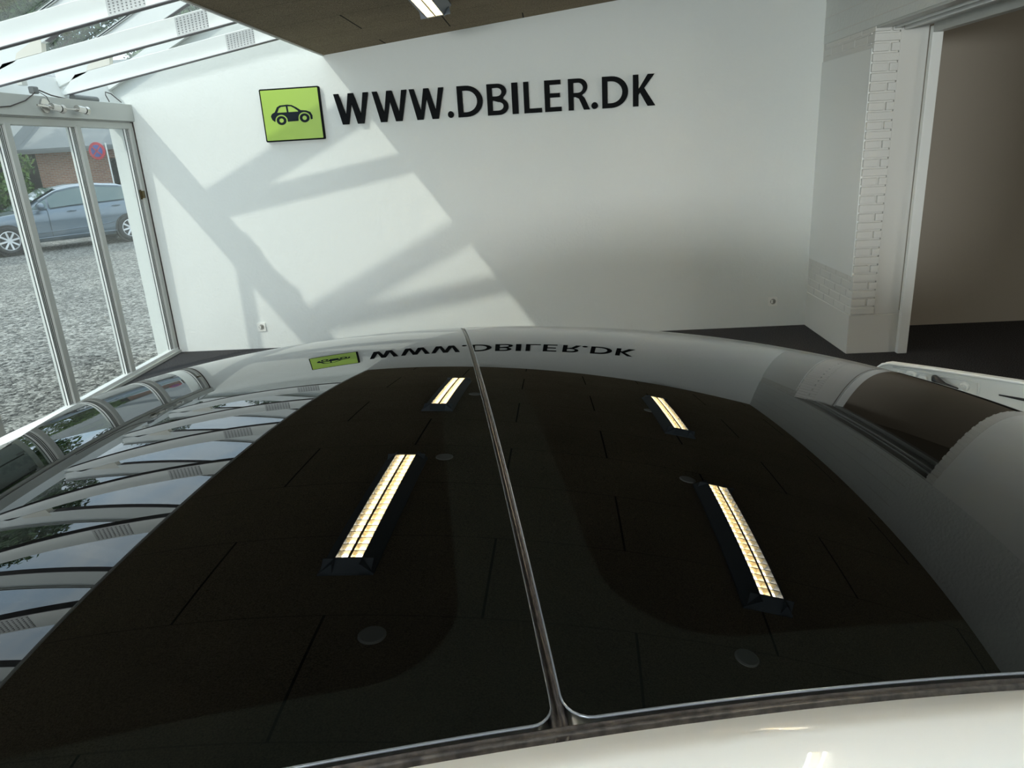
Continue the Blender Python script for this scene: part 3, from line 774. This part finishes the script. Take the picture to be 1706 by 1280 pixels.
# side windows (near side), front quarter, front, rear
M_pglass = mat('parked_car_glass', (.10, .14, .13), .05, ior=1.7)
def swin(a0, a1, name='side_window'):
    P = []
    for i in range(17):
        a = a0+(a1-a0)*i/16; zb, zr = lerp(a, belt)+.03, lerp(a, roof)-.10
        zr = max(zr, zb+.01); col = []
        for t in range(7):
            t /= 6; d = .805-.155*t*(min(1, (zr-zb)/.36)); col.append(W_(a, MID-d-.012, zb+(zr-zb)*t))
        P.append(col)
    return MB().grid(P).build(name, M_pglass, pcar, smooth=True)
swin(.92, 1.72); swin(-.02, .84); swin(1.77, 2.12, 'quarter_window')
P = [[W_(a, MID+b*(.60-.0*a), lerp(a, roof)+.006) for b in (-1, -.5, 0, .5, 1)] for a in [1.45+.95*i/10 for i in range(11)]]
MB().grid(P).build('windscreen', M_pglass, pcar, smooth=True)
for a, r_ in ((0, .325), (wb, .325)):
    # dark arch + wheel both sides
    for b, s_ in ((.02, -1), (BWID-.06, 1)):
        c = O+hd*a+nr*(b+.07*(-s_)*-1 if False else b)
        cc = Vector((c.x, c.y, r_))
        ax_ = nr*s_
        MB().tube([cc-ax_*.10, cc+ax_*.045], .365, 32).build('wheel_arch', M_plastic, pcar)
        wheel(pcar, PC, tuple(cc-ax_*.012), tuple(ax_), r_, .21, 8, M_alloy)
for a in (.25, 1.28):
    MB().tube([W_(a-.10, MID-.875, lerp(a, belt)-.10), W_(a, MID-.895, lerp(a, belt)-.09), W_(a+.10, MID-.875, lerp(a, belt)-.095)], [.010, .016, .010], 10).build('door_handle', M_blue, pcar)
mr = MB().tube([W_(1.98, MID-.84, 1.0), W_(1.97, MID-.95, 1.03), W_(1.96, MID-1.06, 1.04), W_(1.955, MID-1.10, 1.04)], [.04, .085, .08, .04], 14).build('door_mirror', M_blue, pcar, smooth=True)
for a in (.88, 1.80, .0): MB().tube([W_(a, MID-.812, lerp(a, belt)), W_(a, MID-.872, lerp(a, belt)-.07), W_(a, MID-.872, .70), W_(a, MID-.848, .55), W_(a, MID-.846, .30)], .004, 6).build('door_gap', M_plastic, pcar)
MB().tube([W_(.35, MID-.86, .30), W_(1.3, MID-.868, .31), W_(2.2, MID-.86, .30)], .014, 8).build('sill_moulding', M_blue, pcar)
MB().tube([W_(.35, MID-.868, .52), W_(.9, MID-.866, .47), W_(2.1, MID-.86, .42)], .012, 8).build('door_crease', M_blue, pcar, smooth=True)
MB().tube([W_(a, MID-.635, lerp(a, roof)-.055) for a in [-.5+2.4*i/20 for i in range(21)]], .014, 8).build('roof_rail', mat('pale_roof_rail', (.5, .56, .6), .25, metal=.6), pcar, smooth=True)

# ================================================================= OUTSIDE: house, sign, greenery
hs = thing('brick_house', (-18, 31, 0), 'red brick bungalow with a grey roof behind the parked car', 'house')
MB().box(-20.64, -10, 30, 36, -.03, 2.62).build('brick_wall', M_redbrick, hs)
MB().box(-26, -20.64, 32.5, 36, -.03, 2.75).build('timber_wall', M_dark, hs)
MB().prism([(29.45, 2.60), (29.45, 2.72), (36, 6.6), (42, 2.7), (42, 2.6)], -21.0, -9, axis='x').build('roof', M_roof, hs)
MB().prism([(28.9, 2.72), (28.9, 2.86), (36, 7.0), (42, 2.8), (42, 2.7)], -27, -21.0, axis='x').build('side_roof', M_roof, hs)
MB().box(-21.0, -9, 29.38, 29.47, 2.54, 2.64).build('gutter', M_pipe, hs)
w1 = MB().box(-17.62, -16.0, 29.95, 30.02, 1.1, 2.22).build('window_frame', M_dark, hs)
sub(MB().box(-17.5, -16.1, 29.93, 29.96, 1.2, 2.14), 'window_pane', M_carglass, w1, (-18, 31, 0))
rs = thing('road_sign', (-14.2, 24.05, 0), 'round red and blue no parking sign on a pale post behind the car', 'road sign')
MB().tube([(-14.13, 24.05, -.03), (-14.13, 24.05, 2.60)], .022, 10).build('post', mat('pale_post', (.6, .62, .6), .4), rs)
MB().tube([(-14.43, 24.02, 2.37), (-14.43, 24.00, 2.37)], .27, 36).build('red_disc', M_red, rs)
MB().tube([(-14.43, 23.999, 2.37), (-14.43, 23.990, 2.37)], .185, 32).build('blue_centre', M_signblue, rs)
mbx = MB()
c_, s_ = math.cos(R(45)), math.sin(R(45))
for sg2 in (1, -1):
    p = [(-.19, -.02), (.19, -.02), (.19, .02), (-.19, .02)]
    p = [(x*c_-z*s_*sg2-14.43, x*s_*sg2+z*c_+2.37) for x, z in p]
    mbx.prism(p, 23.985, 23.992)
mbx.build('red_cross', M_red, rs)

def leaf_mesh(name, blobs, count, size, mt, seed):
    rnd = random.Random(seed); v = []; f = []
    for i in range(count):
        bx, by, bz, rx, ry, rz = rnd.choice(blobs)
        d = Vector((rnd.gauss(0, 1), rnd.gauss(0, 1), rnd.gauss(0, 1))).normalized() * (rnd.uniform(.35, 1)**.5)
        p = Vector((bx+d.x*rx, by+d.y*ry, bz+d.z*rz))
        n_ = Vector((rnd.gauss(0, 1), rnd.gauss(0, 1), rnd.gauss(.6, 1))).normalized(); a = n_.orthogonal().normalized(); a.rotate(Matrix.Rotation(rnd.uniform(0, 6.28), 3, n_)); b = n_.cross(a)
        s = size*rnd.uniform(.6, 1.4); o = len(v)
        v += [tuple(p-a*s), tuple(p-b*s*.45), tuple(p+a*s), tuple(p+b*s*.45)]; f.append((o, o+1, o+2, o+3))
    me = bpy.data.meshes.new(name); me.from_pydata(v, [], f); me.materials.append(mt); me.update(); return me
def blobs_for(r, h, seed, n=16):
    rnd = random.Random(seed); L = []
    for i in range(n):
        t = rnd.random(); a = rnd.uniform(0, 6.28); rr = r*(.25+.75*math.sin(PI*min(1, .15+.8*t)))*rnd.uniform(.2, .8)
        L.append((rr*math.cos(a), rr*math.sin(a), h*(.22+.68*t), r*.42, r*.42, r*.36))
    return L
tm = [leaf_mesh('foliage', blobs_for(2.6, 7.5, s, 22), 30000, .088, M_leaf, s) for s in (1, 2, 3)]
def tree(x, y, sc, k, label):
    r = thing('tree', (x, y, -.03), label, 'tree', 'leafy trees beyond the glass roof')
    r.scale = (sc, sc, sc); r.rotation_euler = (0, 0, k*1.7)
    tk = MB().tube([(0, 0, 0), (.1, 0, 1.5), (0, .1, 3.2), (.15, 0, 5.0), (.1, 0, 6.2)], [.22, .17, .13, .08, .04], 10)
    for a in range(7):
        z = 1.8+a*.55; t = a*2.4; tk.tube([(0, 0, z), (.8*math.cos(t), .8*math.sin(t), z+.6), (1.6*math.cos(t), 1.6*math.sin(t), z+1.0)], [.07, .05, .02], 6)
    me = bpy.data.meshes.new('trunk'); me.from_pydata(tk.v, [], tk.f); me.materials.append(M_bark); me.update()
    for nm, mm in (('trunk', me), ('foliage', tm[k % 3])):
        o = bpy.data.objects.new(nm, mm); C.objects.link(o); o.parent = r
for i, (x, y, s_, l) in enumerate([(-23.2, 22.0, 1.85, 'tall leafy tree reaching over the window pane left of the brick house'), (-18.0, 11.5, 1.40, 'tall tree beyond the long hedge, next to the one left of the brick house'),
        (-32.5, 24.5, 1.5, 'tall tree farther back, left of the dark timber wall of the house'), (-31, 47, 2.1, 'very tall tree behind the left end of the house roof'), (-20.5, 50, 2.0, 'very tall tree behind the middle of the house roof'),
        (-18.0, 3.8, 1.15, 'tree beyond the long hedge, level with the foreground car'),
        (-28.0, 11.5, 1.5, 'tree in the second row beyond the hedge, behind the tall tree'), (-37.5, 38.0, 2.0, 'large tree behind the dark timber end of the house')]):
    tree(x, y, s_, i, l)
def hedge(name, x0, x1, y0, y1, h, seed, label):
    bl = []
    rnd = random.Random(seed); n = int(max(abs(x1-x0), abs(y1-y0))/.7)+1
    for i in range(n+1):
        t = i/n
        for z in (.3, .7, 1.0): bl.append((x0+(x1-x0)*t+rnd.uniform(-.2, .2), y0+(y1-y0)*t+rnd.uniform(-.2, .2), h*z*.85, .62, .62, .45))
    me = leaf_mesh(name, bl, int(8200*n/6), .08, M_leaf2, seed); o = bpy.data.objects.new(name, me); C.objects.link(o); tag(o, label, 'hedge')
hedge('hedge', -13.4, -13.2, -6, 11.5, 1.9, 5, 'long green hedge along the gravel beyond the windows')
hedge('hedge', -16.4, -15.0, 17.0, 20.5, 2.4, 8, 'green hedge behind the bonnet of the parked car')
